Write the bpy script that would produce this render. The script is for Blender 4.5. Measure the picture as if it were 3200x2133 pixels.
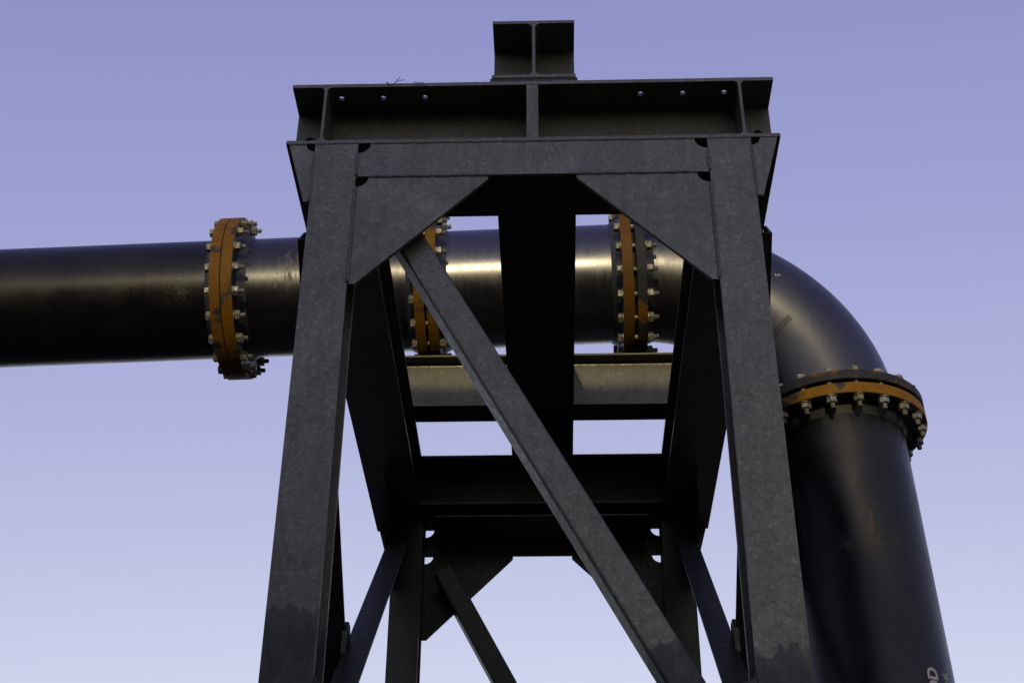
import bpy, bmesh, math, random
from math import sin, cos, pi, radians, tan, sqrt
from mathutils import Vector, Matrix, Quaternion

random.seed(7)
scene = bpy.context.scene
for o in list(bpy.data.objects):
    bpy.data.objects.remove(o, do_unlink=True)
COL = scene.collection

# ------------------------------------------------------------------ camera
EYE = 1.6                                   # eye height above the ground
YAW, PITCH, ROLL = -0.0321, 0.5914, 0.0056
cam_data = bpy.data.cameras.new('camera')
cam = bpy.data.objects.new('camera', cam_data)
COL.objects.link(cam)
fw = Vector((sin(YAW) * cos(PITCH), cos(YAW) * cos(PITCH), sin(PITCH)))
rt = Vector((cos(YAW), -sin(YAW), 0))
up = rt.cross(fw)
r2 = rt * cos(ROLL) + up * sin(ROLL)
u2 = -rt * sin(ROLL) + up * cos(ROLL)
cam.matrix_world = Matrix(((r2.x, u2.x, -fw.x, 0.0541), (r2.y, u2.y, -fw.y, -3.7),
                           (r2.z, u2.z, -fw.z, EYE), (0, 0, 0, 1)))
cam_data.sensor_width = 36.0
cam_data.lens = 4520.55 / 3200.0 * 36.0
cam_data.clip_start = 0.05
cam_data.clip_end = 6000
scene.camera = cam

# ------------------------------------------------------------------ sky and sun
SUN_EL, SUN_AZ = radians(6.5), radians(2.4)     # low sun, behind the viewer and a touch to the left
world = bpy.data.worlds.new('World')
scene.world = world
world.use_nodes = True
nt = world.node_tree
nt.nodes.clear()
w_out = nt.nodes.new('ShaderNodeOutputWorld')
w_bg = nt.nodes.new('ShaderNodeBackground')
w_sky = nt.nodes.new('ShaderNodeTexSky')
w_sky.sky_type = 'NISHITA'
w_sky.sun_disc = False
w_sky.sun_elevation = SUN_EL
w_sky.sun_rotation = pi + SUN_AZ
w_sky.altitude = 100
w_sky.air_density = 1.0
w_sky.dust_density = 0.0
w_sky.ozone_density = 3.0
w_mul = nt.nodes.new('ShaderNodeMix')
w_mul.data_type = 'RGBA'
w_mul.blend_type = 'MULTIPLY'
w_mul.inputs[0].default_value = 1.0
w_mul.inputs[7].default_value = (1.165, 0.922, 1.0, 1)      # slight violet cast of the evening sky
w_sat = nt.nodes.new('ShaderNodeHueSaturation')
w_sat.inputs['Saturation'].default_value = 0.60
nt.links.new(w_sky.outputs[0], w_sat.inputs['Color'])
nt.links.new(w_sat.outputs[0], w_mul.inputs[6])
w_sep = nt.nodes.new('ShaderNodeSeparateColor')
w_com = nt.nodes.new('ShaderNodeCombineColor')
w_pow = nt.nodes.new('ShaderNodeMath'); w_pow.operation = 'POWER'; w_pow.inputs[1].default_value = 0.51
w_gain = nt.nodes.new('ShaderNodeMath'); w_gain.operation = 'MULTIPLY'; w_gain.inputs[1].default_value = 1.59
nt.links.new(w_mul.outputs[2], w_sep.inputs[0])
nt.links.new(w_sep.outputs[0], w_com.inputs[0]); nt.links.new(w_sep.outputs[1], w_com.inputs[1])
nt.links.new(w_sep.outputs[2], w_pow.inputs[0]); nt.links.new(w_pow.outputs[0], w_gain.inputs[0])
nt.links.new(w_gain.outputs[0], w_com.inputs[2])
nt.links.new(w_com.outputs[0], w_bg.inputs[0])
w_bg.inputs[1].default_value = 0.15
nt.links.new(w_bg.outputs[0], w_out.inputs[0])

sun_dir = Vector((-sin(SUN_AZ) * cos(SUN_EL), -cos(SUN_AZ) * cos(SUN_EL), sin(SUN_EL)))
sun_data = bpy.data.lights.new('sun', 'SUN')
sun_data.energy = 1.0
sun_data.angle = radians(0.5)
sun_data.color = (1.0, 0.82, 0.50)
sun = bpy.data.objects.new('sun', sun_data)
sun.rotation_mode = 'QUATERNION'
sun.rotation_quaternion = sun_dir.to_track_quat('Z', 'Y')
sun.location = (-2, -20, 12)
COL.objects.link(sun)

scene.view_settings.view_transform = 'Standard'
scene.view_settings.look = 'None'
scene.view_settings.exposure = 0.95
scene.view_settings.gamma = 1.0
scene.view_settings.use_curve_mapping = False
scene.cycles.max_bounces = 6


# ------------------------------------------------------------------ helpers
def V(*a):
    return Vector(a)


class MB:
    """Collects vertices and faces of one mesh (world coordinates)."""
    def __init__(self):
        self.v, self.f, self.m, self.s = [], [], [], []

    def face(self, idx, mat=0, smooth=False):
        self.f.append(list(idx)); self.m.append(mat); self.s.append(smooth)

    def prism(self, poly, o, u, v, w, mat=0, smooth_from=None):
        """extrude the 2-D polygon poly (in the u, v frame at o) along the vector w"""
        o, u, v, w = Vector(o), Vector(u), Vector(v), Vector(w)
        b = len(self.v); n = len(poly)
        for k in (0, 1):
            for (a, c) in poly:
                self.v.append(o + u * a + v * c + w * k)
        flip = u.cross(v).dot(w) > 0
        A = list(range(b, b + n)); B = list(range(b + n, b + 2 * n))
        self.face(A[::-1] if flip else A, mat); self.face(B if flip else B[::-1], mat)
        for i in range(n):
            j = (i + 1) % n
            q = [A[i], A[j], B[j], B[i]]
            self.face(q if flip else q[::-1], mat)
        return self

    def box(self, x0, x1, y0, y1, z0, z1, mat=0):
        return self.prism([(x0, y0), (x1, y0), (x1, y1), (x0, y1)], (0, 0, z0), (1, 0, 0), (0, 1, 0), (0, 0, z1 - z0), mat)

    def lathe(self, prof, o, ax, e1, n=32, mats=None, smooth=True, close=True):
        """prof: list of (radius, height along ax)"""
        o, ax, e1 = Vector(o), Vector(ax), Vector(e1)
        e2 = ax.cross(e1)
        b = len(self.v); k = len(prof)
        for i in range(n):
            a = 2 * pi * i / n
            d = e1 * cos(a) + e2 * sin(a)
            for (r, h) in prof:
                self.v.append(o + d * r + ax * h)
        for i in range(n):
            j = (i + 1) % n
            for p in range(k if close else k - 1):
                q = (p + 1) % k
                self.face([b + i * k + p, b + j * k + p, b + j * k + q, b + i * k + q], mats[p] if mats else 0, smooth)
        return self

    def mesh(self, name):
        me = bpy.data.meshes.new(name)
        me.from_pydata([tuple(p) for p in self.v], [], self.f)
        me.polygons.foreach_set('material_index', self.m)
        me.polygons.foreach_set('use_smooth', self.s)
        bm = bmesh.new(); bm.from_mesh(me)
        bmesh.ops.recalc_face_normals(bm, faces=bm.faces)
        bm.to_mesh(me); bm.free()
        me.update()
        return me


def thing(name, label, cat, loc, group=None):
    o = bpy.data.objects.new(name, None)
    o.location = loc
    o.empty_display_size = 0.2
    COL.objects.link(o)
    o['label'] = label; o['category'] = cat
    if group:
        o['group'] = group
    return o


def link(o, parent):
    COL.objects.link(o)
    if parent is not None:
        o.parent = parent
        if parent.type == 'EMPTY':
            o.matrix_parent_inverse = Matrix.Translation(-Vector(parent.location))
    return o


def obj(name, mb, mats, parent=None, bevel=0.0, label=None):
    me = mb.mesh(name) if isinstance(mb, MB) else mb
    o = bpy.data.objects.new(name, me)
    for m in (mats if isinstance(mats, (list, tuple)) else [mats]):
        if len(me.materials) < len(mats if isinstance(mats, (list, tuple)) else [mats]):
            me.materials.append(m)
    link(o, parent)
    if bevel:
        b = o.modifiers.new('edge', 'BEVEL')
        b.width = bevel; b.segments = 2; b.limit_method = 'ANGLE'; b.angle_limit = radians(40)
        b.harden_normals = False
    if label:
        o['label'] = label
    return o


# ------------------------------------------------------------------ materials
class NT:
    def __init__(self, name):
        self.mat = bpy.data.materials.new(name)
        self.mat.use_nodes = True
        self.t = self.mat.node_tree
        self.b = self.t.nodes['Principled BSDF']
        self.tc = self.t.nodes.new('ShaderNodeTexCoord')

    def n(self, kind, **kw):
        nd = self.t.nodes.new(kind)
        for k, val in kw.items():
            if k.startswith('i_'):
                nd.inputs[k[2:].replace('_', ' ')].default_value = val
            else:
                setattr(nd, k, val)
        return nd

    def l(self, a, b):
        self.t.links.new(a, b)

    def coord(self, scale=(1, 1, 1), loc=(0, 0, 0), rot=(0, 0, 0)):
        m = self.n('ShaderNodeMapping')
        m.inputs['Scale'].default_value = scale
        m.inputs['Location'].default_value = loc
        m.inputs['Rotation'].default_value = rot
        self.l(self.tc.outputs['Object'], m.inputs[0])
        return m.outputs[0]

    def noise(self, vec, scale, detail=3.0, rough=0.55, dist=0.0):
        nd = self.n('ShaderNodeTexNoise')
        nd.inputs['Scale'].default_value = scale
        nd.inputs['Detail'].default_value = detail
        nd.inputs['Roughness'].default_value = rough
        nd.inputs['Distortion'].default_value = dist
        self.l(vec, nd.inputs['Vector'])
        return nd.outputs['Fac']

    def voro(self, vec, scale, out='Color', feature='F1', rnd=1.0):
        nd = self.n('ShaderNodeTexVoronoi')
        nd.feature = feature
        nd.inputs['Scale'].default_value = scale
        nd.inputs['Randomness'].default_value = rnd
        self.l(vec, nd.inputs['Vector'])
        return nd.outputs[out]

    def ramp(self, fac, stops, interp='LINEAR'):
        nd = self.n('ShaderNodeValToRGB')
        nd.color_ramp.interpolation = interp
        el = nd.color_ramp.elements
        while len(el) < len(stops):
            el.new(0.5)
        for e, (p, c) in zip(el, stops):
            e.position = p
            e.color = (c, c, c, 1) if isinstance(c, (int, float)) else (*c, 1)
        self.l(fac, nd.inputs[0])
        return nd.outputs[0]

    def mix(self, fac, a, b, mode='MIX'):
        nd = self.n('ShaderNodeMix', data_type='RGBA', blend_type=mode)
        for sock, val in ((nd.inputs[0], fac), (nd.inputs[6], a), (nd.inputs[7], b)):
            if isinstance(val, (int, float)):
                sock.default_value = val
            elif isinstance(val, tuple):
                sock.default_value = (*val, 1)
            else:
                self.l(val, sock)
        return nd.outputs[2]

    def math(self, op, a, b=None, c=None, clamp=False):
        nd = self.n('ShaderNodeMath', operation=op, use_clamp=clamp)
        for i, val in enumerate((a, b, c)):
            if val is None:
                continue
            if isinstance(val, (int, float)):
                nd.inputs[i].default_value = val
            else:
                self.l(val, nd.inputs[i])
        return nd.outputs[0]

    def bump(self, h, strength=0.3, dist=0.002):
        nd = self.n('ShaderNodeBump')
        nd.inputs['Strength'].default_value = strength
        nd.inputs['Distance'].default_value = dist
        self.l(h, nd.inputs['Height'])
        self.l(nd.outputs[0], self.b.inputs['Normal'])

    def set(self, **kw):
        for k, val in kw.items():
            s = self.b.inputs[k.replace('_', ' ')]
            if hasattr(val, 'is_linked') or hasattr(val, 'links'):
                self.l(val, s)
            elif isinstance(val, tuple) and len(val) == 3:
                s.default_value = (*val, 1)
            else:
                s.default_value = val
        return self.mat


def galvanised(name, base=0.138, tint=(1.05, 1.0, 0.78), spangle=125.0, stain=None, warm=0.0, rough=0.46, loc=(0, 0, 0), metal=0.75, flake=0.34):
    """hot-dip zinc: mottled spangle, faint smears, optional dark coating below the height stain"""
    t = NT(name)
    c0 = t.coord(loc=loc)
    dn = t.n('ShaderNodeTexNoise')
    dn.inputs['Scale'].default_value = 60.0
    t.l(c0, dn.inputs['Vector'])
    vm = t.n('ShaderNodeVectorMath', operation='MULTIPLY_ADD')
    vm.inputs[1].default_value = (0.010, 0.010, 0.010)
    t.l(dn.outputs['Color'], vm.inputs[0]); t.l(c0, vm.inputs[2])
    vv = vm.outputs[0]
    sp = t.voro(vv, spangle)
    spg = t.n('ShaderNodeSeparateColor'); t.l(sp, spg.inputs[0])
    cell = t.ramp(spg.outputs[0], [(0.0, 0.93), (0.66, 0.97), (0.84, 1.07), (1.0, 1.0 + flake)])
    big = t.ramp(t.noise(c0, 3.5, 4, 0.6, 0.6), [(0.25, 0.80), (0.75, 1.18)])
    fine = t.ramp(t.noise(c0, 160, 3, 0.7), [(0.3, 0.86), (0.7, 1.14)])
    smear = t.ramp(t.noise(t.coord(scale=(1.0, 1.0, 0.16), loc=loc), 34, 4, 0.65, 0.8), [(0.35, 0.90), (0.70, 1.12)])
    col = t.mix(1.0, cell, big, 'MULTIPLY')
    col = t.mix(1.0, col, fine, 'MULTIPLY')
    col = t.mix(1.0, col, smear, 'MULTIPLY')
    col = t.mix(1.0, col, (base * tint[0], base * tint[1], base * tint[2]), 'MULTIPLY')
    spots = t.ramp(t.noise(c0, 26, 5, 0.7, 0.4), [(0.70, 0.0), (0.76, 1.0)])
    col = t.mix(t.math('MULTIPLY', spots, 0.35), col, (base * 0.42, base * 0.38, base * 0.33))
    if warm:
        wm = t.ramp(t.noise(c0, 6, 4, 0.6), [(0.35, 0.0), (0.7, 1.0)])
        col = t.mix(t.math('MULTIPLY', wm, warm), col, (base * 0.95, base * 0.78, base * 0.48))
    rg = t.ramp(t.noise(vv, 55, 3), [(0.3, rough - 0.08), (0.7, rough + 0.12)])
    if stain is not None:
        sx = t.n('ShaderNodeSeparateXYZ'); t.l(c0, sx.inputs[0])
        c1 = t.coord(scale=(1, 0.15, 0.0), loc=(3.1, 0, 0))
        edge = t.math('MULTIPLY', t.math('SUBTRACT', t.noise(c1, 13, 0.0, 0.5), 0.5), 0.20)
        drop = t.ramp(t.noise(t.coord(scale=(1, 0.15, 0.0), loc=(7.7, 0, 0)), 34, 0.0, 0.5), [(0.40, 0.0), (0.56, 1.0)], 'EASE')
        edge2 = t.math('ADD', t.math('MULTIPLY', drop, -0.022), t.math('MULTIPLY', t.noise(c0, 110, 2, 0.5), 0.012))
        lvl = t.math('ADD', t.math('ADD', edge, edge2), stain)
        msk = t.ramp(t.math('SUBTRACT', lvl, sx.outputs[2]), [(0.0, 0.0), (0.009, 0.72), (0.07, 1.0)])
        drip = t.ramp(t.noise(t.coord(scale=(1, 1, 0.05)), 60, 3, 0.6), [(0.3, 0.75), (0.7, 1.25)])
        coat = t.mix(1.0, drip, (0.021, 0.020, 0.017), 'MULTIPLY')
        msk = t.math('MULTIPLY', msk, t.ramp(t.noise(t.coord(scale=(1, 1, 0.35), loc=(1.3, 0, 0)), 22, 4, 0.65, 0.5), [(0.30, 0.55), (0.55, 1.0)]))
        col = t.mix(msk, col, coat)
        rg = t.mix(msk, rg, 0.62 if False else (0.55, 0.55, 0.55))
        t.set(Metallic=t.math('MULTIPLY', t.math('SUBTRACT', 1.0, msk), metal))
    else:
        t.set(Metallic=metal)
    t.bump(t.math('ADD', t.noise(vv, 120, 4, 0.65), t.math('MULTIPLY', spots, -0.6)), 0.22, 0.0012)
    return t.set(Base_Color=col, Roughness=rg)


def pipe_coat(name, axis, rough=0.30, grain=340.0, loc=(0, 0, 0), brush=0.0, spec=0.5, dark=0.0035, relief=0.14, ior=1.5, scuffs=()):
    """black epoxy coated pipe: fine orange-peel grain, dust, rubbed streaks round the pipe, scuffed patches"""
    t = NT(name)
    c0 = t.coord(loc=loc)
    sc = {'x': (1.0, 0.05, 0.05), 'z': (0.05, 0.05, 1.0)}[axis]
    ring = t.noise(t.coord(scale=sc, loc=loc), 60, 4, 0.7)
    along = t.noise(t.coord(scale=(0.16, 1, 1) if axis == 'x' else (1, 1, 0.16), loc=loc), 12, 5, 0.65, 0.5)
    cloud = t.noise(c0, 3.2, 6, 0.66, 0.7)
    g = t.noise(c0, grain, 2, 0.6)
    dust = t.ramp(t.math('MULTIPLY', along, cloud), [(0.22, 0.0), (0.42, 1.0)])
    speck = t.ramp(t.noise(c0, 46, 6, 0.75, 0.3), [(0.64, 0.0), (0.71, 1.0)])
    patch = t.ramp(t.noise(t.coord(loc=(loc[0] + 5.3, loc[1], loc[2])), 2.1, 3, 0.5, 0.8), [(0.50, 0.0), (0.62, 1.0)])
    speck = t.math('MULTIPLY', speck, patch)
    # patches rubbed or scraped at given places: (centre, half sizes, streak scale)
    sx = t.n('ShaderNodeSeparateXYZ'); t.l(t.tc.outputs['Object'], sx.inputs[0])
    for (ce, hs, ss) in scuffs:
        m = None
        for k in range(3):
            d = t.math('ABSOLUTE', t.math('DIVIDE', t.math('SUBTRACT', sx.outputs[k], ce[k]), hs[k]))
            d = t.math('SUBTRACT', 1.0, d, clamp=True)
            m = d if m is None else t.math('MULTIPLY', m, d)
        m = t.math('POWER', m, 0.5)
        stn = t.noise(t.coord(scale=ss, loc=loc), 48, 7, 0.8, 0.8)
        hit = t.ramp(t.math('ADD', stn, t.math('MULTIPLY', m, 0.30)), [(0.72, 0.0), (0.80, 1.0)])
        speck = t.math('MAXIMUM', speck, t.math('MULTIPLY', hit, t.math('MINIMUM', t.math('MULTIPLY', m, 3.0), 1.0)))
    col = t.mix(t.math('MULTIPLY', dust, 0.6), (dark, dark, dark * 1.1), (0.011, 0.0095, 0.006))
    col = t.mix(t.math('MULTIPLY', speck, 0.5), col, (0.060, 0.044, 0.018))
    r0 = t.ramp(ring, [(0.3, rough - 0.03 - 0.05 * brush), (0.7, rough + 0.03 + 0.08 * brush)])
    r1 = t.ramp(cloud, [(0.28, 0.80), (0.72, 1.28)])
    rr = t.mix(1.0, r0, r1, 'MULTIPLY')
    rr = t.mix(t.math('MULTIPLY', speck, 0.7), rr, (0.7, 0.7, 0.7))
    scr = t.ramp(t.noise(t.coord(scale=(1.0, 0.3, 0.14) if axis == 'x' else (0.2, 0.2, 1), loc=(loc[0], 2, 1), rot=(0.2, 0.3, 0.1)), 150, 2, 0.5), [(0.66, 0.0), (0.72, 1.0)])
    h = t.math('ADD', g, t.math('ADD', t.math('MULTIPLY', ring, 0.12 + 0.5 * brush), t.math('MULTIPLY', scr, -0.2)))
    h = t.math('ADD', h, t.math('MULTIPLY', cloud, 1.2))
    t.bump(h, relief, 0.0009)
    t.set(Specular_IOR_Level=spec, IOR=ior)
    return t.set(Base_Color=col, Roughness=rr, Metallic=0.0)


def flange_paint(name, dark_amount=0.2, loc=(0, 0, 0), hue=(0.150, 0.071, 0.003)):
    """orange primer and rust on a machined rim with dark worn patches"""
    t = NT(name)
    c0 = t.coord(loc=loc)
    streak = t.noise(t.coord(scale=(0.35, 1, 1), loc=loc), 22, 5, 0.65, 1.2)
    cl = t.noise(c0, 5.0, 4, 0.6, 0.6)
    col = t.mix(t.ramp(streak, [(0.3, 0.0), (0.72, 1.0)]), (hue[0] * 0.62, hue[1] * 0.56, hue[2] * 0.6), hue)
    col = t.mix(t.ramp(t.noise(c0, 60, 4, 0.7), [(0.62, 0.0), (0.75, 0.6)]), col, (hue[0] * 0.45, hue[1] * 0.33, hue[2] * 0.4))
    d = t.ramp(t.math('ADD', cl, t.math('MULTIPLY', t.noise(c0, 40, 4, 0.7), 0.16)), [(0.74 - dark_amount, 0.0), (0.80 - dark_amount, 1.0)])
    col = t.mix(d, col, t.mix(t.noise(c0, 30, 3), (0.009, 0.009, 0.010), (0.030, 0.031, 0.034)))
    t.bump(t.math('ADD', streak, t.math('MULTIPLY', t.noise(c0, 120, 3, 0.6), 0.6)), 0.25, 0.0012)
    t.set(Specular_IOR_Level=0.15)
    return t.set(Base_Color=col, Roughness=t.ramp(streak, [(0.2, 0.52), (0.8, 0.72)]))


def simple(name, col, rough=0.6, metal=0.0, var=0.25, scale=20.0):
    t = NT(name)
    k = t.ramp(t.noise(t.coord(), scale, 4, 0.65), [(0.3, 1 - var), (0.7, 1 + var)])
    return t.set(Base_Color=t.mix(1.0, k, col, 'MULTIPLY'), Roughness=rough, Metallic=metal)


def zinc_bolt():
    t = NT('zinc_bolt')
    oi = t.n('ShaderNodeObjectInfo')
    off = t.n('ShaderNodeVectorMath', operation='ADD')
    t.l(t.tc.outputs['Object'], off.inputs[0]); t.l(oi.outputs['Location'], off.inputs[1])
    nz = t.noise(off.outputs[0], 130, 4, 0.7, 0.5)
    tone = t.ramp(oi.outputs['Random'], [(0.0, (0.26, 0.235, 0.16)), (0.5, (0.32, 0.30, 0.235)), (1.0, (0.36, 0.36, 0.35))])
    col = t.mix(t.ramp(nz, [(0.40, 0.0), (0.66, 1.0)]), (0.075, 0.066, 0.046), tone)
    rust = t.ramp(t.noise(off.outputs[0], 60, 3, 0.6), [(0.62, 0.0), (0.72, 0.8)])
    col = t.mix(rust, col, (0.10, 0.045, 0.014))
    t.bump(nz, 0.3, 0.0012)
    return t.set(Base_Color=col, Metallic=0.4, Roughness=t.ramp(nz, [(0.3, 0.62), (0.7, 0.38)]))


M = {
    'zinc': galvanised('galvanised_steel'),
    'zinc_leg_l': galvanised('galvanised_leg_left', stain=EYE + 1.615, loc=(2, 0, 0)),
    'zinc_leg_r': galvanised('galvanised_leg_right', stain=EYE + 1.500, loc=(5, 0, 0)),
    'zinc_diag': galvanised('galvanised_brace', stain=EYE + 1.535, loc=(0, 4, 0)),
    'zinc_gusset': galvanised('galvanised_gusset', spangle=58.0, loc=(1, 7, 0), flake=0.20),
    'zinc_beam': galvanised('galvanised_cross_beam', base=0.105, warm=0.6, loc=(8, 1, 0)),
    'zinc_bright': galvanised('galvanised_support_beam', base=0.085, spangle=140.0, warm=0.35, loc=(3, 3, 0), rough=0.45),
    'zinc_shaded': galvanised('galvanised_shaded', base=0.045, loc=(9, 2, 0), flake=0.15),  # darker copy of the galvanised steel, rear frame's shade put into the base colour
    'weld': simple('weld_bead', (0.115, 0.108, 0.088), 0.65, 0.3, 0.4, 90),
    'bolt': zinc_bolt(),
    'pipe_a': pipe_coat('pipe_coat_left', 'x', 0.30, 300, (0, 0, 0), 0.0, 0.28, relief=0.34,
                        scuffs=(((-3.45, 1.95, EYE + 4.02), (0.28, 0.12, 0.07), (0.3, 1, 1)), ((-1.75, 1.95, EYE + 4.12), (0.12, 0.12, 0.10), (1, 1, 1)))),
    'pipe_b': pipe_coat('pipe_coat_spool', 'x', 0.29, 330, (3, 0, 0), 0.1, 0.7, relief=0.18,
                        scuffs=(((-1.22, 1.93, EYE + 4.25), (0.12, 0.12, 0.26), (1, 0.3, 0.3)),)),
    'pipe_c': pipe_coat('pipe_coat_rubbed_spool', 'x', 0.29, 420, (6, 0, 0), 0.22, 0.9, relief=0.14, ior=1.6),
    'pipe_e': pipe_coat('pipe_coat_elbow', 'x', 0.34, 150, (9, 0, 0), spec=0.85, relief=0.28),
    'pipe_v': pipe_coat('pipe_coat_riser', 'z', 0.34, 300, (12, 0, 0), spec=0.30, relief=0.16,
                        scuffs=(((1.33, 1.93, EYE + 2.72), (0.30, 0.12, 0.09), (0.3, 0.3, 1.0)), ((1.42, 1.93, EYE + 2.80), (0.06, 0.12, 0.22), (1, 1, 0.3)))),
    'fl_orange': flange_paint('flange_orange', 0.09),
    'fl_orange2': flange_paint('flange_orange_worn', 0.13, (4, 1, 0)),
    'fl_brown': flange_paint('flange_brown', 0.06, (8, 0, 2), (0.110, 0.052, 0.005)),
    'fl_ochre': flange_paint('flange_ochre', 0.10, (5, 3, 0), (0.190, 0.091, 0.003)),
    'fl_dark': flange_paint('flange_dark', 0.265, (2, 5, 1)),
    'fl_face': simple('flange_face_black', (0.014, 0.014, 0.016), 0.5, 0.0, 0.4, 30),
    'gasket': simple('gasket_rubber', (0.010, 0.010, 0.010), 0.7),
    'wire': simple('tie_wire_steel', (0.03, 0.025, 0.02), 0.6, 0.4),
    'paint_white': simple('stencil_paint', (0.20, 0.20, 0.215), 0.6, 0.0, 0.35, 160),
    'tape': simple('woven_tape', (0.010, 0.009, 0.006), 0.48, 0.0, 0.3, 300),
    'wall': simple('shed_cladding', (0.13, 0.135, 0.14), 0.55, 0.0, 0.15, 3),
    'trim': simple('shed_trim', (0.06, 0.06, 0.065), 0.5),
    'concrete': simple('concrete', (0.25, 0.24, 0.22), 0.85, 0.0, 0.2, 8),
}


def ground_mat():
    t = NT('dirt_ground')
    c0 = t.coord()
    a = t.noise(c0, 0.25, 6, 0.6)
    b = t.noise(c0, 9.0, 5, 0.7)
    col = t.mix(t.ramp(a, [(0.35, 0.0), (0.65, 1.0)]), (0.050, 0.042, 0.030), (0.085, 0.072, 0.050))
    col = t.mix(t.ramp(b, [(0.45, 0.0), (0.7, 0.6)]), col, (0.040, 0.036, 0.026))
    t.bump(b, 0.5, 0.03)
    return t.set(Base_Color=col, Roughness=0.95)


# ------------------------------------------------------------------ ground
# flat yard; unseen bank added all round but the viewer's side, blocking horizon light
def land(x, y):
    d = sqrt(x * x + (y - 1.5) ** 2)
    if d < 1e-6:
        return 0.0
    open_ = min(1.0, max(0.0, ((y - 1.5) / d + 0.62) / 0.42))
    open_ = open_ * open_ * (3 - 2 * open_)
    k = min(1.0, max(0.0, (d - 13.0) / 50.0))
    k = k * (1.35 - 0.35 * k)
    h = 12.5 * k + (0.9 * sin(x * 0.11 + 1.0) * cos(y * 0.13) if d > 20 else 0.0) * k
    return h * open_


g = MB()
NA = 96
rad = [0.0] + [13.0 * (i / 6.0) for i in range(1, 7)] + [13 + 50 * i / 24.0 for i in range(1, 25)] + [70, 90, 130, 220, 450, 1000, 2500]
g.v.append(V(0, 1.5, 0))
for r_ in rad[1:]:
    for i in range(NA):
        a = 2 * pi * i / NA
        px, py = r_ * cos(a), 1.5 + r_ * sin(a)
        g.v.append(V(px, py, land(px, py)))
for i in range(NA):
    g.face([0, 1 + i, 1 + (i + 1) % NA], 0, True)
for k in range(len(rad) - 2):
    for i in range(NA):
        a, b = 1 + k * NA + i, 1 + k * NA + (i + 1) % NA
        g.face([a, a + NA, b + NA, b], 0, True)
ground = obj('ground', g, ground_mat())
ground['kind'] = 'structure'

# ------------------------------------------------------------------ unseen shed, added behind the viewer so that its roof edge shades the tower
SHED_Y = -6.5
SHED_TOP = EYE + 3.985 + (-SHED_Y) * tan(SUN_EL)
shed = thing('shading_shed', 'unseen long grey clad shed with flat roof, added behind the viewer to shade the tower', 'shed', (0, SHED_Y - 6, 0))
m = MB()
poly = []
SHED_R = 0.95 + SHED_Y * tan(SUN_AZ)
x = -26.0
while x < SHED_R - 0.35:
    poly += [(x, 0.0), (x + 0.16, 0.0), (x + 0.19, 0.035), (x + 0.26, 0.035), (x + 0.29, 0.0)]
    x += 0.32
poly += [(SHED_R - 0.03, 0.0), (SHED_R - 0.03, -12.0), (-26.0, -12.0)]
m.prism(poly, (0, SHED_Y - 0.04, 0), (1, 0, 0), (0, 1, 0), (0, 0, SHED_TOP - 0.25))
obj('wall', m, M['wall'], shed)
m = MB().box(-26.2, SHED_R, SHED_Y - 12.2, SHED_Y + 0.05, SHED_TOP - 0.25, SHED_TOP)
obj('roof', m, M['trim'], shed)
for dx in (-18.0, -8.0):
    m = MB().box(dx, dx + 4.0, SHED_Y, SHED_Y + 0.06, 0.0, 4.2)
    dd = obj('door', m, M['trim'], shed)
    m = MB().box(dx + 0.2, dx + 0.3, SHED_Y + 0.06, SHED_Y + 0.12, 1.0, 1.3)
    obj('handle', m, M['bolt'], dd)

# ------------------------------------------------------------------ steel tower
Z = lambda z: z + EYE                       # heights below are measured from the eye
A_OUT, B_IN = 0.7395, 0.592                 # outer and inner edge of a leg face
Z1, Z2, ZH = Z(3.308), Z(3.584), Z(3.160)   # underside of the ring beams, their top, underside of the header
BK = 2.945                                  # outer face of the rear portal
ZG = Z(2.7155)                              # foot of the haunch plates
tower = thing('steel_support_tower', 'dark galvanised welded steel tower with braced legs carrying the black pipe', 'tower', (0, BK / 2, 0))


def arc(cx, cy, r, a0, a1, n=5):
    return [(cx + r * cos(radians(a0 + (a1 - a0) * i / n)), cy + r * sin(radians(a0 + (a1 - a0) * i / n))) for i in range(n + 1)]


def h_profile(w, h, tf, tw, r):
    """H section: flanges horizontal (along a), height along c, centred at the origin"""
    a, c = w / 2, h / 2
    p = [(-a, -c), (a, -c), (a, -c + tf)]
    p += arc(tw / 2 + r, -c + tf + r, r, 270, 180, 4)
    p += arc(tw / 2 + r, c - tf - r, r, 180, 90, 4)
    p += [(a, c - tf), (a, c), (-a, c), (-a, c - tf)]
    p += arc(-tw / 2 - r, c - tf - r, r, 90, 0, 4)
    p += arc(-tw / 2 - r, -c + tf + r, r, 0, -90, 4)
    p += [(-a, -c + tf)]
    return p


def rounded(w, h, r, n=3):
    a, c = w / 2, h / 2
    return arc(a - r, -c + r, r, -90, 0, n) + arc(a - r, c - r, r, 0, 90, n) + arc(-a + r, c - r, r, 90, 180, n) + arc(-a + r, -c + r, r, 180, 270, n)


def hexa(r, rot=0.0):
    return [(r * cos(radians(60 * i + rot)), r * sin(radians(60 * i + rot))) for i in range(6)]


def bead(name, p0, p1, nrm, r=0.005, parent=None):
    """uneven weld bead laid along a joint"""
    p0, p1, nrm = Vector(p0), Vector(p1), Vector(nrm)
    d = (p1 - p0); L = d.length; d.normalize()
    s = d.cross(nrm)
    r *= 1.35
    n = max(3, int(L / 0.007))
    mb = MB()
    for i in range(n + 1):
        c = p0 + d * (L * i / n) + s * random.uniform(-0.0012, 0.0012)
        k = r * random.uniform(0.72, 1.25) * (0.86 if i % 2 else 1.08)
        for a in (0, 45, 90, 135, 180):
            mb.v.append(c + s * (k * cos(radians(a))) + nrm * (k * 0.75 * sin(radians(a)) - 0.001))
    for i in range(n):
        for q in range(4):
            a = i * 5 + q
            mb.face([a, a + 1, a + 6, a + 5], 0, True)
    return obj(name, mb, M['weld'], parent)


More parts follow.
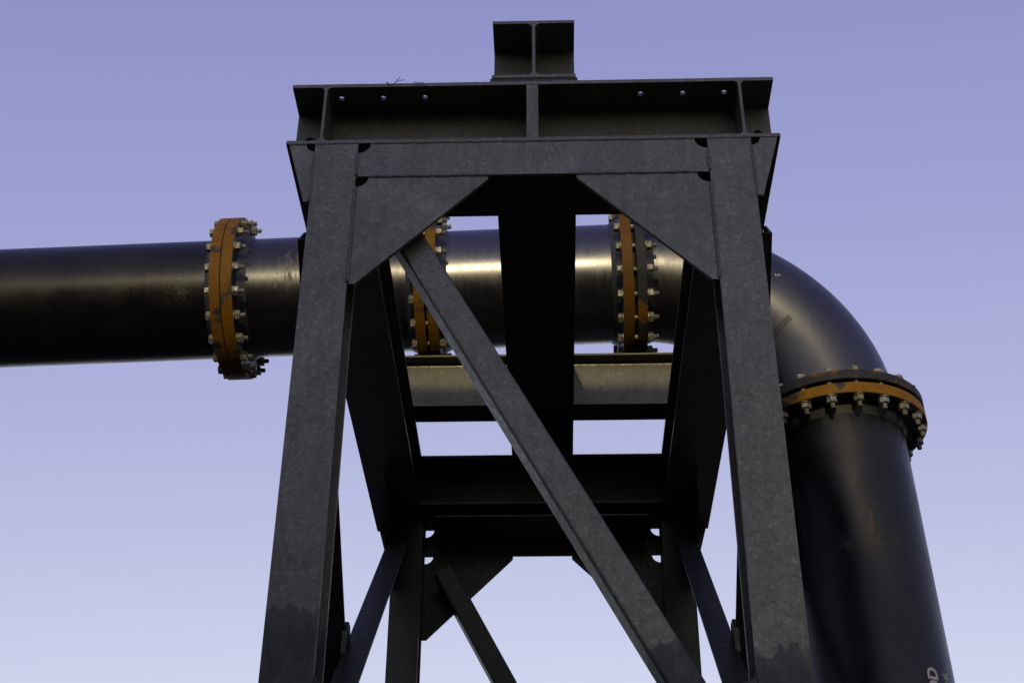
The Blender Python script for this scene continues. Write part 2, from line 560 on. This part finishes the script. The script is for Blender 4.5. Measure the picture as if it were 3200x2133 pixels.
HEAD_D = {0: 0.322, 1: 0.322}              # depth of the horizontal web behind each header flange
for rear in (0, 1):
    # yo: outer face of the portal, sg: direction from the outer face inwards
    yo, sg = (0.0, 1.0) if not rear else (BK, -1.0)
    Yv = lambda t: yo + sg * t
    # legs with base plates
    for s in (-1, 1):
        mat = M['zinc_shaded'] if rear else (M['zinc_leg_l'] if (s < 0) else M['zinc_leg_r'])
        w = A_OUT - B_IN
        xc = s * (A_OUT + B_IN) / 2
        mb = MB().prism(h_profile(w, 0.165, 0.0125, 0.009, 0.012), (xc, Yv(0.0825), 0.02), (1, 0, 0), (0, 1, 0), (0, 0, Z1 - 0.0205))
        leg = obj('leg', mb, mat, tower, 0.0015)
        mb = MB().box(xc - 0.15, xc + 0.15, Yv(0.0825) - 0.15, Yv(0.0825) + 0.15, 0.0, 0.02)
        obj('base_plate', mb, M['zinc_shaded'], leg, 0.002)
        # outer stiffening plate beside the leg head, with a quarter-round weld access hole
        xo, xb = 0.829, 0.760
        pl = [(s * (A_OUT + 0.0005), Z1 - 0.033)] + [(s * (A_OUT + 0.0005 + 0.030 * sin(radians(a))), Z1 - 0.0005 - 0.033 * cos(radians(a))) for a in (18, 36, 54, 72, 90)]
        pl += [(s * xo, Z1 - 0.0005), (s * xb, Z(3.056)), (s * (A_OUT + 0.0005), Z(3.056))]
        mb = MB().prism(pl, (0, Yv(0.002), 0), (1, 0, 0), (0, 0, 1), (0, sg * 0.014, 0))
        obj('outer_gusset', mb, M['zinc_shaded'] if rear else M['zinc_gusset'], tower, 0.0012)
        # haunch plate under the header
        R_ = 0.043
        pl = [(s * (B_IN - 0.0005 - R_ * sin(radians(a))), ZH - 0.0005 - R_ * cos(radians(a))) for a in (0, 18, 36, 54, 72, 90)]
        pl += [(s * 0.148, ZH - 0.0005), (s * 0.148, ZH - 0.018), (s * 0.570, ZG), (s * (B_IN - 0.0005), ZG)]
        mb = MB().prism(pl, (0, Yv(0.003), 0), (1, 0, 0), (0, 0, 1), (0, sg * 0.014, 0))
        obj('haunch_gusset', mb, M['zinc_shaded'] if rear else M['zinc_gusset'], tower, 0.0012)
        # lower node plate just under the picture
        pl = [(s * (B_IN - 0.0005), Z(1.425))] + [(s * (B_IN - 0.006 - 0.035 * (1 - cos(radians(a)))), Z(1.408) - 0.03 * sin(radians(a)) * 0.5) for a in (0, 30, 60, 90)]
        pl += [(s * 0.42, Z(1.22)), (s * 0.42, Z(1.02)), (s * (B_IN - 0.0005), Z(1.02))]
        mb = MB().prism(pl, (0, Yv(0.003), 0), (1, 0, 0), (0, 0, 1), (0, sg * 0.014, 0))
        obj('lower_gusset', mb, M['zinc_shaded'], tower, 0.0012)
        if not rear:
            bead('weld_bead', (s * A_OUT, -0.0005, Z(3.262)), (s * A_OUT, -0.0005, Z(3.058)), (0, -1, 0), 0.0045, tower)
            bead('weld_bead', (s * B_IN, -0.0005, Z(3.258)), (s * B_IN, -0.0005, Z(3.166)), (0, -1, 0), 0.005, tower)
            bead('weld_bead', (s * B_IN, -0.0005, Z(3.112)), (s * B_IN, -0.0005, Z(2.722)), (0, -1, 0), 0.005, tower)
            bead('weld_bead', (s * 0.150, 0.001, ZH), (s * 0.545, 0.001, ZH), (0, -1, 0), 0.0045, tower)
    # header between the legs: upright flange with access holes and a horizontal web coped short of the legs
    dp = HEAD_D[rear]
    R_ = 0.043
    pl = [(-(B_IN - 0.0005), ZH)] + [((B_IN - 0.0005), ZH)]
    pl += [((B_IN - 0.0005 - R_ * sin(radians(a))), Z1 - 0.0005 - R_ * cos(radians(a))) for a in (0, 18, 36, 54, 72, 90)]
    pl += [(-(B_IN - 0.0005 - R_ * sin(radians(a))), Z1 - 0.0005 - R_ * cos(radians(a))) for a in (90, 72, 54, 36, 18, 0)]
    mb = MB().prism(pl, (0, Yv(0.0015), 0), (1, 0, 0), (0, 0, 1), (0, sg * 0.0125, 0))
    hd = obj('header', mb, M['zinc_shaded'] if rear else M['zinc'], tower, 0.0012)
    xi = 0.52
    mb = MB().box(-xi, xi, min(Yv(0.014), Yv(dp - 0.0125)), max(Yv(0.014), Yv(dp - 0.0125)), (ZH + Z1) / 2 - 0.004, (ZH + Z1) / 2 + 0.004)
    obj('header_web', mb, M['zinc_shaded'], hd)
    # lower header under the picture
    mb = MB().prism(h_profile(0.148, 0.165, 0.0125, 0.009, 0.012), (-(B_IN - 0.0005), Yv(0.0835), Z(0.94)), (0, 0, 1), (0, 1, 0), (2 * (B_IN - 0.0005), 0, 0))
    obj('lower_header', mb, M['zinc'], tower)
    # diagonal brace: square hollow section running down to the right
    sh = 0.0 if not rear else -0.035
    y0 = (0.06 if not rear else BK - 0.06 - 0.105)
    ztop, zbot = Z(3.02), Z(1.02)
    cx = lambda z: 1.165 - 0.5345 * (z - EYE) + sh
    p0, p1 = V(cx(ztop), y0 + 0.0525, ztop), V(cx(zbot), y0 + 0.0525, zbot)
    dirv = (p1 - p0).normalized()
    u = V(0, 1, 0)
    v = dirv.cross(u)
    mb = MB().prism(rounded(0.105, 0.0975, 0.010), p0, u, v, p1 - p0)
    obj('diagonal_brace', mb, M['zinc_diag'] if not rear else M['zinc_shaded'], tower)

# ring beams: two long side beams, a cross beam at each end between them
for s in (-1, 1):
    xc = s * 0.7215
    mb = MB().prism(h_profile(0.2385, Z2 - Z1, 0.0155, 0.0105, 0.0165), (xc, 0.0, (Z1 + Z2) / 2), (1, 0, 0), (0, 0, 1), (0, BK, 0))
    me = mb.mesh('side_beam')
    cut = MB()
    for yy in (0.0583, BK - 0.0583):
        cut.lathe([(0.0, Z2 - 0.05), (0.0105, Z2 - 0.05), (0.0105, Z2 + 0.05), (0.0, Z2 + 0.05)], (s * 0.6755, yy, 0), (0, 0, 1), (1, 0, 0), 24, None, False, False)
    bm_ = bmesh.new(); bm_.from_mesh(cut.mesh('cut')); bmesh.ops.remove_doubles(bm_, verts=bm_.verts, dist=1e-6)
    bmesh.ops.recalc_face_normals(bm_, faces=bm_.faces)
    cme = bpy.data.meshes.new('cut'); bm_.to_mesh(cme); bm_.free()
    co, bo = bpy.data.objects.new('cut', cme), bpy.data.objects.new('tmp', me)
    COL.objects.link(co); COL.objects.link(bo)
    md = bo.modifiers.new('holes', 'BOOLEAN'); md.object = co; md.operation = 'DIFFERENCE'; md.solver = 'EXACT'
    me2 = bpy.data.meshes.new_from_object(bo.evaluated_get(bpy.context.evaluated_depsgraph_get()))
    bpy.data.objects.remove(co, do_unlink=True); bpy.data.objects.remove(bo, do_unlink=True)
    me2.materials.clear()
    lb = obj('side_beam', me2, M['zinc'], tower, 0.0012)
    for yy in (0.14, BK - 0.152):
        # stiffener closing the outer pocket, with an arched access hole at its foot
        xi, xo = s * (0.7215 + 0.0055), s * 0.8395
        zb, zt = Z1 + 0.016, Z2 - 0.016
        hx = s * 0.790
        pl = [(xi, zb), (xi, zt), (xo, zt), (xo, zb)]
        ar = [(hx + s * 0.021, zb)] + [(hx + s * 0.021 * cos(radians(a)), zb + 0.118 + 0.021 * sin(radians(a))) for a in (0, 30, 60, 90, 120, 150, 180)] + [(hx - s * 0.021, zb)]
        mb = MB().prism(pl + ar, (0, yy, 0), (1, 0, 0), (0, 0, 1), (0, 0.012, 0))
        obj('stiffener', mb, M['zinc_beam'], lb)


def drilled_plate(x0, x1, y0, y1, z0, z1, holes):
    """plate with round through holes (x, y, r)"""
    mb = MB()
    cuts = [x0]
    for (hx, hy, r) in holes:
        cuts += [hx - 0.03, hx + 0.03]
    cuts.append(x1)
    def quad(pts):
        b = len(mb.v); mb.v.extend(V(*p) for p in pts); mb.face(range(b, b + len(pts)))
    for i in range(0, len(cuts) - 1, 2):
        for z in (z0, z1):
            quad([(cuts[i], y0, z), (cuts[i + 1], y0, z), (cuts[i + 1], y1, z), (cuts[i], y1, z)])
    for (hx, hy, r) in holes:
        xa, xb = hx - 0.03, hx + 0.03
        ring, outer = [], []
        n = 24
        for i in range(n):
            a = 2 * pi * (i + 0.5) / n
            ring.append((hx + r * cos(a), hy + r * sin(a)))
            dx, dy = cos(a), sin(a)
            k = 1e9
            if dx > 1e-9: k = min(k, (xb - hx) / dx)
            if dx < -1e-9: k = min(k, (xa - hx) / dx)
            if dy > 1e-9: k = min(k, (y1 - hy) / dy)
            if dy < -1e-9: k = min(k, (y0 - hy) / dy)
            outer.append((hx + dx * k, hy + dy * k))
        corners = [(xb, y1), (xa, y1), (xa, y0), (xb, y0)]
        for z in (z0, z1):
            for i in range(n):
                j = (i + 1) % n
                pts = [(*ring[i], z), (*outer[i], z)]
                o1, o2 = outer[i], outer[j]
                if abs(o1[0] - o2[0]) > 1e-6 and abs(o1[1] - o2[1]) > 1e-6:
                    c = min(corners, key=lambda q: (q[0] - (o1[0] + o2[0]) / 2) ** 2 + (q[1] - (o1[1] + o2[1]) / 2) ** 2)
                    pts.append((*c, z))
                pts += [(*o2, z), (*ring[j], z)]
                quad(pts)
        for i in range(n):
            j = (i + 1) % n
            quad([(*ring[i], z0), (*ring[j], z0), (*ring[j], z1), (*ring[i], z1)])
    for y in (y0, y1):
        quad([(x0, y, z0), (x1, y, z0), (x1, y, z1), (x0, y, z1)])
    for x_ in (x0, x1):
        quad([(x_, y0, z0), (x_, y1, z0), (x_, y1, z1), (x_, y0, z1)])
    bm = bmesh.new()
    me = mb.mesh('tmp')
    bm.from_mesh(me)
    bmesh.ops.remove_doubles(bm, verts=bm.verts, dist=1e-5)
    bmesh.ops.recalc_face_normals(bm, faces=bm.faces)
    bm.to_mesh(me); bm.free()
    me.polygons.foreach_set('material_index', [0] * len(me.polygons))
    return me


XT = 0.6020
for rear in (0, 1):
    ya, yb = (0.0008, 0.29) if not rear else (BK - 0.29, BK - 0.0008)
    yw = 0.145 if not rear else BK - 0.155
    # bottom flange and web
    mb = MB().box(-XT, XT, ya, yb, Z1 + 0.0002, Z1 + 0.0155)
    cb = obj('cross_beam', mb, M['zinc_shaded'] if rear else M['zinc'], tower, 0.0012)
    mb = MB().box(-0.7155, 0.7155, yw, yw + 0.010, Z1 + 0.0157, Z2 - 0.0157)
    obj('web', mb, M['zinc_shaded'] if rear else M['zinc_beam'], cb)
    hy = (ya + 0.0575) if not rear else (yb - 0.0575)
    hs = [(hx, hy, 0.0105) for hx in (-0.527, -0.379, 0.382, 0.530)]
    obj('top_flange', drilled_plate(-XT, XT, ya, yb, Z2 - 0.0155, Z2 - 0.0002, hs), M['zinc'], cb)
    yy = (0.0016, yw) if not rear else (yw + 0.010, BK - 0.0016)
    mb = MB().box(-0.0195, 0.0215, yy[0], yy[1], Z1 + 0.0156, Z2 - 0.0156)
    obj('stiffener', mb, M['zinc'], cb, 0.0012)
    for hx in (-0.083, 0.092):
        hyb = 0.0575 if not rear else BK - 0.0575
        mb = MB().prism(hexa(0.014, 10), (hx, hyb, Z2 - 0.0157), (1, 0, 0), (0, 1, 0), (0, 0, -0.013))
        mb.prism([(0.008 * cos(2 * pi * i / 10), 0.008 * sin(2 * pi * i / 10)) for i in range(10)], (hx, hyb, Z2 - 0.0157), (1, 0, 0), (0, 1, 0), (0, 0, -0.024))
        obj('clamp_nut', mb, M['zinc_shaded'], cb)
    if not rear:
        bead('weld_bead', (-0.828, 0.0012, Z1), (-0.772, 0.0012, Z1), (0, -1, 0), 0.0035, tower)
        bead('weld_bead', (-0.736, -0.0005, Z1 - 0.001), (-0.595, -0.0005, Z1 - 0.001), (0, -1, 0), 0.0035, tower)
        bead('weld_bead', (-0.545, 0.0005, Z1 - 0.001), (0.545, 0.0005, Z1 - 0.001), (0, -1, 0), 0.0038, tower)
        bead('weld_bead', (0.595, -0.0005, Z1 - 0.001), (0.736, -0.0005, Z1 - 0.001), (0, -1, 0), 0.0035, tower)

# central beam lying on both cross beams
CB0, CB1 = Z(3.602), Z(3.884)
mb = MB().box(-0.147, 0.160, 0.004, BK - 0.004, Z2, CB0)
obj('bearing_plate', mb, M['zinc_shaded'], tower, 0.001)
mb = MB().prism(h_profile(0.295, CB1 - CB0, 0.0150, 0.0115, 0.0195), (0.0065, 0.001, (CB0 + CB1) / 2), (1, 0, 0), (0, 0, 1), (0, BK - 0.002, 0))
cbeam = obj('central_beam', mb, M['zinc'], tower, 0.0015)
for s in (-1, 1):
    for yy in (0.145, BK - 0.157):
        xa, xb = sorted((0.0065 + s * 0.0060, 0.0065 + s * 0.1465))
        mb = MB().box(xa, xb, yy, yy + 0.012, CB0 + 0.0152, CB1 - 0.0152)
        obj('stiffener', mb, M['zinc_beam'], cbeam)

# short support beams framed in between the central beam and the side beams
for s in (-1, 1):
    xa = 0.0065 + s * 0.008
    xb = s * 0.86
    mb = MB().prism(h_profile(0.150, 0.290, 0.0105, 0.0072, 0.013), (xa + s * 0.14, 2.255, Z(3.584) + 0.1475), (0, 1, 0), (0, 0, 1), (xb - xa - s * 0.14, 0, 0))
    obj('support_beam', mb, M['zinc_bright'], tower, 0.001)

# crossed side braces (angle sections), one outside the other, bolted where they cross
BR, BD, BT = 0.098, 0.140, 0.011
for s in (-1, 1):
    for k in (0, 1):
        xc = s * (0.784 if k == 0 else 0.6885)
        # lower face: z = 3.407 - 0.89 y for the brace falling to the rear, mirrored for the other
        Yf = (lambda y: y) if k == 0 else (lambda y: BK - y)
        ys = 0.305 if k == 0 else 0.24
        q0 = V(xc, Yf(ys), Z(3.407 - 0.89 * ys))
        ye = 2.88 if k == 0 else 2.77
        q1 = V(xc, Yf(ye), Z(3.407 - 0.89 * ye))
        dv = (q1 - q0).normalized()
        nv = V(0, (1 if k == 0 else -1) * 0.665, 0.747)
        nv = (nv - dv * nv.dot(dv)).normalized()
        if k == 1:
            nv = -nv                      # this one hangs below the line, the other stands above it
        q0 += nv * BD / 2; q1 += nv * BD / 2
        # angle section: one leg faces down to the viewer, the other stands along the outer edge
        h_, d_ = BR / 2, BD / 2
        ang = [(-h_, -d_), (h_, -d_), (h_, d_), (h_ - BT, d_), (h_ - BT, -d_ + BT), (-h_, -d_ + BT)]
        mb = MB().prism(ang, q0, (s, 0, 0), nv, q1 - q0)
        obj('side_brace', mb, M['zinc_shaded'], tower, 0.002)
    for (yc, sy) in ((0.165, 1), (BK - 0.165, -1)):
        pl = [(yc, Z1 - 0.001), (yc + sy * 0.46, Z1 - 0.001), (yc + sy * 0.46, Z(3.20)), (yc + sy * 0.20, Z(2.93)), (yc, Z(2.93))]
        mb = MB().prism(pl, (s * 0.7365 - 0.004, 0, 0), (0, 1, 0), (0, 0, 1), (0.008, 0, 0))
        obj('side_gusset', mb, M['zinc_shaded'], tower)





# packing plate and bolt where the side braces cross
for s in (-1, 1):
    yc, zc = BK / 2, Z(2.096 + 0.068)
    mb = MB().prism([(-0.020, 0.022), (0.020, 0.022), (0.05, -0.025), (0.05, -0.12), (-0.05, -0.12), (-0.05, -0.025)], (s * 0.7365 - 0.009, yc, zc), (0, 1, 0), (0, 0, 1), (0.018, 0, 0))
    obj('packing_plate', mb, M['zinc_shaded'], tower)
    mb = MB()
    mb.prism(hexa(0.022), (s * 0.834, yc, zc), (0, 1, 0), (0, 0, 1), (s * 0.018, 0, 0))
    mb.prism([(0.011 * cos(2 * pi * i / 10), 0.011 * sin(2 * pi * i / 10)) for i in range(10)], (s * 0.724, yc, zc), (0, 1, 0), (0, 0, 1), (s * 0.141, 0, 0))
    obj('crossing_bolt', mb, M['bolt'], tower)

# ------------------------------------------------------------------ pipeline
R_P = 0.300
PA = V(0, 2.22590373, Z(4.31227056))
PD = V(1, -0.0060692, 0.02881914).normalized()
E1 = PD.cross(V(0, 0, 1)).normalized()       # towards the viewer
E2 = E1.cross(PD)                            # upwards, square to the pipe
TV, RC, T0 = 1.368, 0.870, 0.498
R_F, R_B = 0.410, 0.3795
pipeline = thing('pipeline', 'black coated flanged pipe with elbow turning down beside the steel tower', 'pipeline', (TV, 2.22, 0.0))


def ax_obj(name, prof, o, ax, e1, mats, parent, n=96, mi=None, smooth=True):
    mb = MB().lathe(prof, o, ax, e1, n, mi, smooth)
    ob = obj(name, mb, mats, parent)
    return ob


def pipe_run(name, t0, t1, o, ax, e1, mat):
    prof = []
    k = max(2, min(24, int((t1 - t0) / 0.25)))
    for i in range(k + 1):
        prof.append((R_P, t0 + (t1 - t0) * i / k))
    prof += [(R_P - 0.016, t1), (R_P - 0.016, t0)]
    mb = MB().lathe(prof, o, ax, e1, 128)
    mb.s = [True] * len(mb.f)
    ob = obj(name, mb, mat, pipeline)
    es = ob.modifiers.new('split', 'EDGE_SPLIT'); es.split_angle = radians(40)
    return ob


F1 = (-1.588, -1.5355, -1.5325, -1.476)
F2 = (-0.606, -0.557, -0.545, -0.495)
F3 = (0.399, 0.4520, 0.4680, 0.516)
pipe_run('pipe_section', -34.0, F1[0] + 0.002, PA, PD, E1, M['pipe_a'])
pipe_run('pipe_section', F1[3] - 0.002, F2[0] + 0.002, PA, PD, E1, M['pipe_b'])
pipe_run('pipe_section', F2[3] - 0.002, F3[0] + 0.002, PA, PD, E1, M['pipe_c'])

# elbow
mb = MB()
cen = PA + PD * T0 - E2 * RC
NS, NR = 48, 128
for i in range(NS + 1):
    th = (pi / 2) * i / NS
    dr = PD * sin(th) + E2 * cos(th)
    cc = cen + dr * RC
    for j in range(NR):
        a = 2 * pi * j / NR
        mb.v.append(cc + dr * (R_P * cos(a)) + E1 * (R_P * sin(a)))
for i in range(NS):
    for j in range(NR):
        k = (j + 1) % NR
        mb.face([i * NR + j, i * NR + k, (i + 1) * NR + k, (i + 1) * NR + j], 0, True)
elbow = obj('elbow', mb, M['pipe_e'], pipeline)

# riser
VA = PA + PD * TV                            # top reference of the riser axis
VD = -E2
G1 = (0.822, 0.870, 0.889, 0.943)
pipe_run('pipe_section', G1[3] - 0.002, 5.75, VA, VD, E1, M['pipe_v'])
foot = VA + VD * 5.75
mb = MB().box(foot.x - 0.55, foot.x + 0.55, foot.y - 0.55, foot.y + 0.55, 0.0, foot.z + 0.06)
obj('footing', mb, M['concrete'], pipeline, 0.01)

# one bolt mesh, shared by all flanges
GRIP = 0.115


def bolt_mesh():
    mb = MB()
    X, Y, Zv = V(1, 0, 0), V(0, 1, 0), V(0, 0, 1)
    def hexpart(z0, z1, r, ch):
        b = len(mb.v)
        prof = [(r * 0.86, z0), (r, z0 + ch), (r, z1 - ch), (r * 0.86, z1)]
        for (rr, h) in prof:
            for i in range(6):
                mb.v.append(V(rr * cos(pi / 3 * i), rr * sin(pi / 3 * i), h))
        mb.face([b + i for i in range(6)][::-1]); mb.face([b + 18 + i for i in range(6)])
        for k in range(3):
            for i in range(6):
                j = (i + 1) % 6
                mb.face([b + k * 6 + i, b + k * 6 + j, b + k * 6 + 6 + j, b + k * 6 + 6 + i])
    hexpart(-0.0255, -0.004, 0.0240, 0.003)
    mb.lathe([(0.0, -0.004), (0.0275, -0.004), (0.0275, 0.0), (0.0, 0.0)], (0, 0, 0), Zv, X, 16, None, False, False)
    mb.lathe([(0.0, GRIP), (0.0275, GRIP), (0.0275, GRIP + 0.004), (0.0, GRIP + 0.004)], (0, 0, 0), Zv, X, 16, None, False, False)
    hexpart(GRIP + 0.004, GRIP + 0.030, 0.0248, 0.003)
    prof = [(0.0128, -0.003)]
    h = GRIP + 0.028
    while h < GRIP + 0.050:
        prof += [(0.0122, h), (0.0106, h + 0.0022)]
        h += 0.0044
    prof += [(0.0095, h), (0.0, h)]
    mb.lathe(prof, (0, 0, 0), Zv, X, 12, None, False, False)
    return mb.mesh('bolt')


BOLT = bolt_mesh()
BOLT.materials.append(M['bolt'])


def flange_pair(faces, o, ax, ref, phase, mat_a, mat_b):
    """two bolted discs, rims coloured, faces black; faces = positions of the four faces along ax"""
    a0, a1, b0, b1 = faces
    ch = 0.003
    def disc(h0, h1, mat, hub):
        prof = [(R_P + 0.001, h0), (R_F - ch, h0), (R_F, h0 + ch), (R_F, h1 - ch), (R_F - ch, h1), (R_P + 0.001, h1)]
        idx = [1, 0, 0, 0, 1, 1]
        if hub < 0:
            prof = [(R_P + 0.001, h0 - 0.045), (R_P + 0.022, h0 - 0.001)] + prof[1:]
            prof.insert(2, (R_P + 0.028, h0)); 
            idx = [1, 1, 1, 0, 0, 0, 1, 1]
        else:
            prof = prof[:-1] + [(R_P + 0.028, h1), (R_P + 0.022, h1 + 0.001), (R_P + 0.001, h1 + 0.045)]
            idx = [1, 0, 0, 0, 1, 1, 1, 1]
        mb = MB().lathe(prof, o, ax, ref, 128, idx[:len(prof)] + [1] * (len(prof) - len(idx)))
        ob = obj('flange', mb, [mat, M['fl_face']], pipeline)
        es = ob.modifiers.new('split', 'EDGE_SPLIT'); es.split_angle = radians(28)
        return ob
    fa = disc(a0, a1, mat_a, -1)
    fb = disc(b0, b1, mat_b, 1)
    mb = MB().lathe([(R_P - 0.01, a1 - 0.0005), (0.352, a1 - 0.0005), (0.352, b0 + 0.0005), (R_P - 0.01, b0 + 0.0005)], o, ax, ref, 64)
    obj('gasket', mb, M['gasket'], fa)
    e2 = ax.cross(ref)
    gl = b1 - a0
    for k in range(20):
        an = radians(phase + 18 * k)
        c = o + ref * (R_B * cos(an)) + e2 * (R_B * sin(an)) + ax * a0
        rot = Matrix((ref, e2, ax)).transposed()
        spin = Matrix.Rotation(random.uniform(0, pi / 3), 3, 'Z')
        ob = bpy.data.objects.new('bolt', BOLT)
        sc = Matrix.Diagonal((random.uniform(0.97, 1.03), random.uniform(0.97, 1.03), gl / GRIP, 1.0))
        mw = Matrix.Translation(c) @ (rot @ spin).to_4x4() @ sc
        COL.objects.link(ob)
        ob.parent = fb
        ob.matrix_basis = mw
    return fa, fb


# angles are measured from the viewer's side upwards: ax x ref points down for ax = PD, ref = E1 -> mirror the phase
sgn = 1.0 if PD.cross(E1).dot(E2) > 0 else -1.0
flange_pair(F1, PA, PD, E1, sgn * 6.0, M['fl_orange'], M['fl_orange2'])
flange_pair(F2, PA, PD, E1, sgn * 12.0, M['fl_orange'], M['fl_orange'])
flange_pair(F3, PA, PD, E1, sgn * 10.0, M['fl_brown'], M['fl_dark'])
sg2 = 1.0 if VD.cross(E1).dot(PD) > 0 else -1.0
flange_pair(G1, VA, VD, E1, sg2 * 5.0, M['fl_dark'], M['fl_ochre'])

# saddle that carries the pipe on the central beam
mb = MB()
bot = PA.z - R_P
mb.box(-0.10, 0.113, PA.y - 0.17, PA.y + 0.17, CB1, CB1 + 0.014)
for dx in (-0.07, 0.075):
    pl = [(-0.15, CB1 + 0.0142), (0.15, CB1 + 0.0142)]
    pl += [(0.15 - 0.30 * i / 8, PA.z - sqrt((R_P + 0.001) ** 2 - (0.15 - 0.30 * i / 8) ** 2) - 0.004) for i in range(9)]
    mb.prism(pl, (dx - 0.006, PA.y, 0), (0, 1, 0), (0, 0, 1), (0.012, 0, 0))
obj('saddle', mb, M['zinc_shaded'], tower)


# ------------------------------------------------------------------ stencilled marks, tape
def text_tris(body, size, bold=0.04):
    cu = bpy.data.curves.new('marking', 'FONT')
    cu.body = body; cu.size = size; cu.offset = size * bold
    ob = bpy.data.objects.new('marking_tmp', cu)
    COL.objects.link(ob)
    dg = bpy.context.evaluated_depsgraph_get()
    me = bpy.data.meshes.new_from_object(ob.evaluated_get(dg))
    bpy.data.objects.remove(ob, do_unlink=True)
    bm = bmesh.new(); bm.from_mesh(me)
    bmesh.ops.triangulate(bm, faces=bm.faces)
    for _ in range(3):
        long_ = [e for e in bm.edges if e.calc_length() > size * 0.12]
        if long_:
            bmesh.ops.subdivide_edges(bm, edges=long_, cuts=1)
            bmesh.ops.triangulate(bm, faces=bm.faces)
    pts = [v.co.copy() for v in bm.verts]
    bm.verts.index_update()
    fs = [[v.index for v in f.verts] for f in bm.faces]
    bm.free(); bpy.data.meshes.remove(me)
    return pts, fs


def stencil_on_riser(body, size, ang0, h_end, parent, bold=0.04):
    pts, fs = text_tris(body, size, bold)
    w = max(p.x for p in pts)
    mb = MB()
    for p in pts:
        h = h_end - (w - p.x)                      # reading upwards
        an = radians(ang0) - p.y / R_P             # glyph tops point left
        mb.v.append(VA + E2 * h + (E1 * cos(an) + PD * sin(an)) * (R_P + 0.0018))
    for f in fs:
        mb.face(f)
    return obj('stencil_marking', mb, M['paint_white'], parent)


riser = [o for o in bpy.data.objects if o.name.startswith('pipe_section')][-1]
stencil_on_riser('OD', 0.072, 35.4, -2.172, riser)
stencil_on_riser('x6', 0.066, 50.4, -2.180, riser, 0.0)


def on_elbow(th, ph, r=R_P):
    th, ph = radians(th), radians(ph)
    dr = PD * sin(th) + E2 * cos(th)
    return cen + dr * (RC + r * cos(ph)) + E1 * (r * sin(ph))


pts, fs = text_tris('5', 0.042)
mb = MB()
for p in pts:
    # small number, turned on its side
    dth = math.degrees((p.y - 0.009) / 1.15)
    dph = math.degrees((p.x - 0.007) / R_P)
    a = radians(-38)
    mb.v.append(on_elbow(43.7 + dth * cos(a) - dph * sin(a) * 0.26, 78.8 + (dph * cos(a) + dth * sin(a) * 3.8), R_P + 0.0018))
for f in fs:
    mb.face(f)
obj('stencil_marking', mb, M['paint_white'], elbow)
mb = MB()
n = 12
for i in range(n + 1):
    ph = 103.8 + (150 - 103.8) * i / n
    for (da, db) in ((0, 0), (1, 0)):
        mb.v.append(on_elbow(56.6 + 2.3 * da + 0.05 * (ph - 104), ph, R_P + 0.0015))
for i in range(n):
    mb.face([2 * i, 2 * i + 1, 2 * i + 3, 2 * i + 2], 0, True)
obj('tape_strip', mb, M['tape'], elbow)

# ------------------------------------------------------------------ scrap of tie wire on the cross beam edge
def wire_scrap(paths, label):
    cu = bpy.data.curves.new('tie_wire', 'CURVE')
    cu.dimensions = '3D'; cu.bevel_depth = 0.0011; cu.bevel_resolution = 1
    for path in paths:
        sp = cu.splines.new('POLY')
        sp.points.add(len(path) - 1)
        for q, (a, b_, c_) in zip(sp.points, path):
            q.co = (a, b_, Z(c_), 1)
    tmp = bpy.data.objects.new('tmp', cu)
    COL.objects.link(tmp)
    me = bpy.data.meshes.new_from_object(tmp.evaluated_get(bpy.context.evaluated_depsgraph_get()))
    bpy.data.objects.remove(tmp, do_unlink=True)
    me.materials.clear(); me.materials.append(M['wire'])
    w = bpy.data.objects.new('tie_wire', me)
    COL.objects.link(w)
    w['label'] = label
    w['category'] = 'wire'
    w['group'] = 'wire scraps on the cross beam'


wire_scrap(([(-0.509, -0.004, 3.588), (-0.503, -0.006, 3.575), (-0.491, -0.007, 3.567), (-0.482, -0.006, 3.578), (-0.474, -0.004, 3.594), (-0.465, 0.0, 3.613)],
            [(-0.491, -0.007, 3.567), (-0.478, -0.008, 3.582), (-0.462, -0.006, 3.591), (-0.449, -0.002, 3.598)],
            [(-0.512, 0.01, 3.587), (-0.509, -0.004, 3.588), (-0.498, -0.005, 3.571)]),
           'thin forked wire scrap sticking up from the top edge of the cross beam')
wire_scrap(([(-0.420, 0.02, 3.586), (-0.412, -0.003, 3.588), (-0.398, -0.006, 3.577), (-0.385, -0.004, 3.584), (-0.378, -0.005, 3.573)],),
           'short crumpled wire scrap lying flat on the cross beam edge beside the forked one')
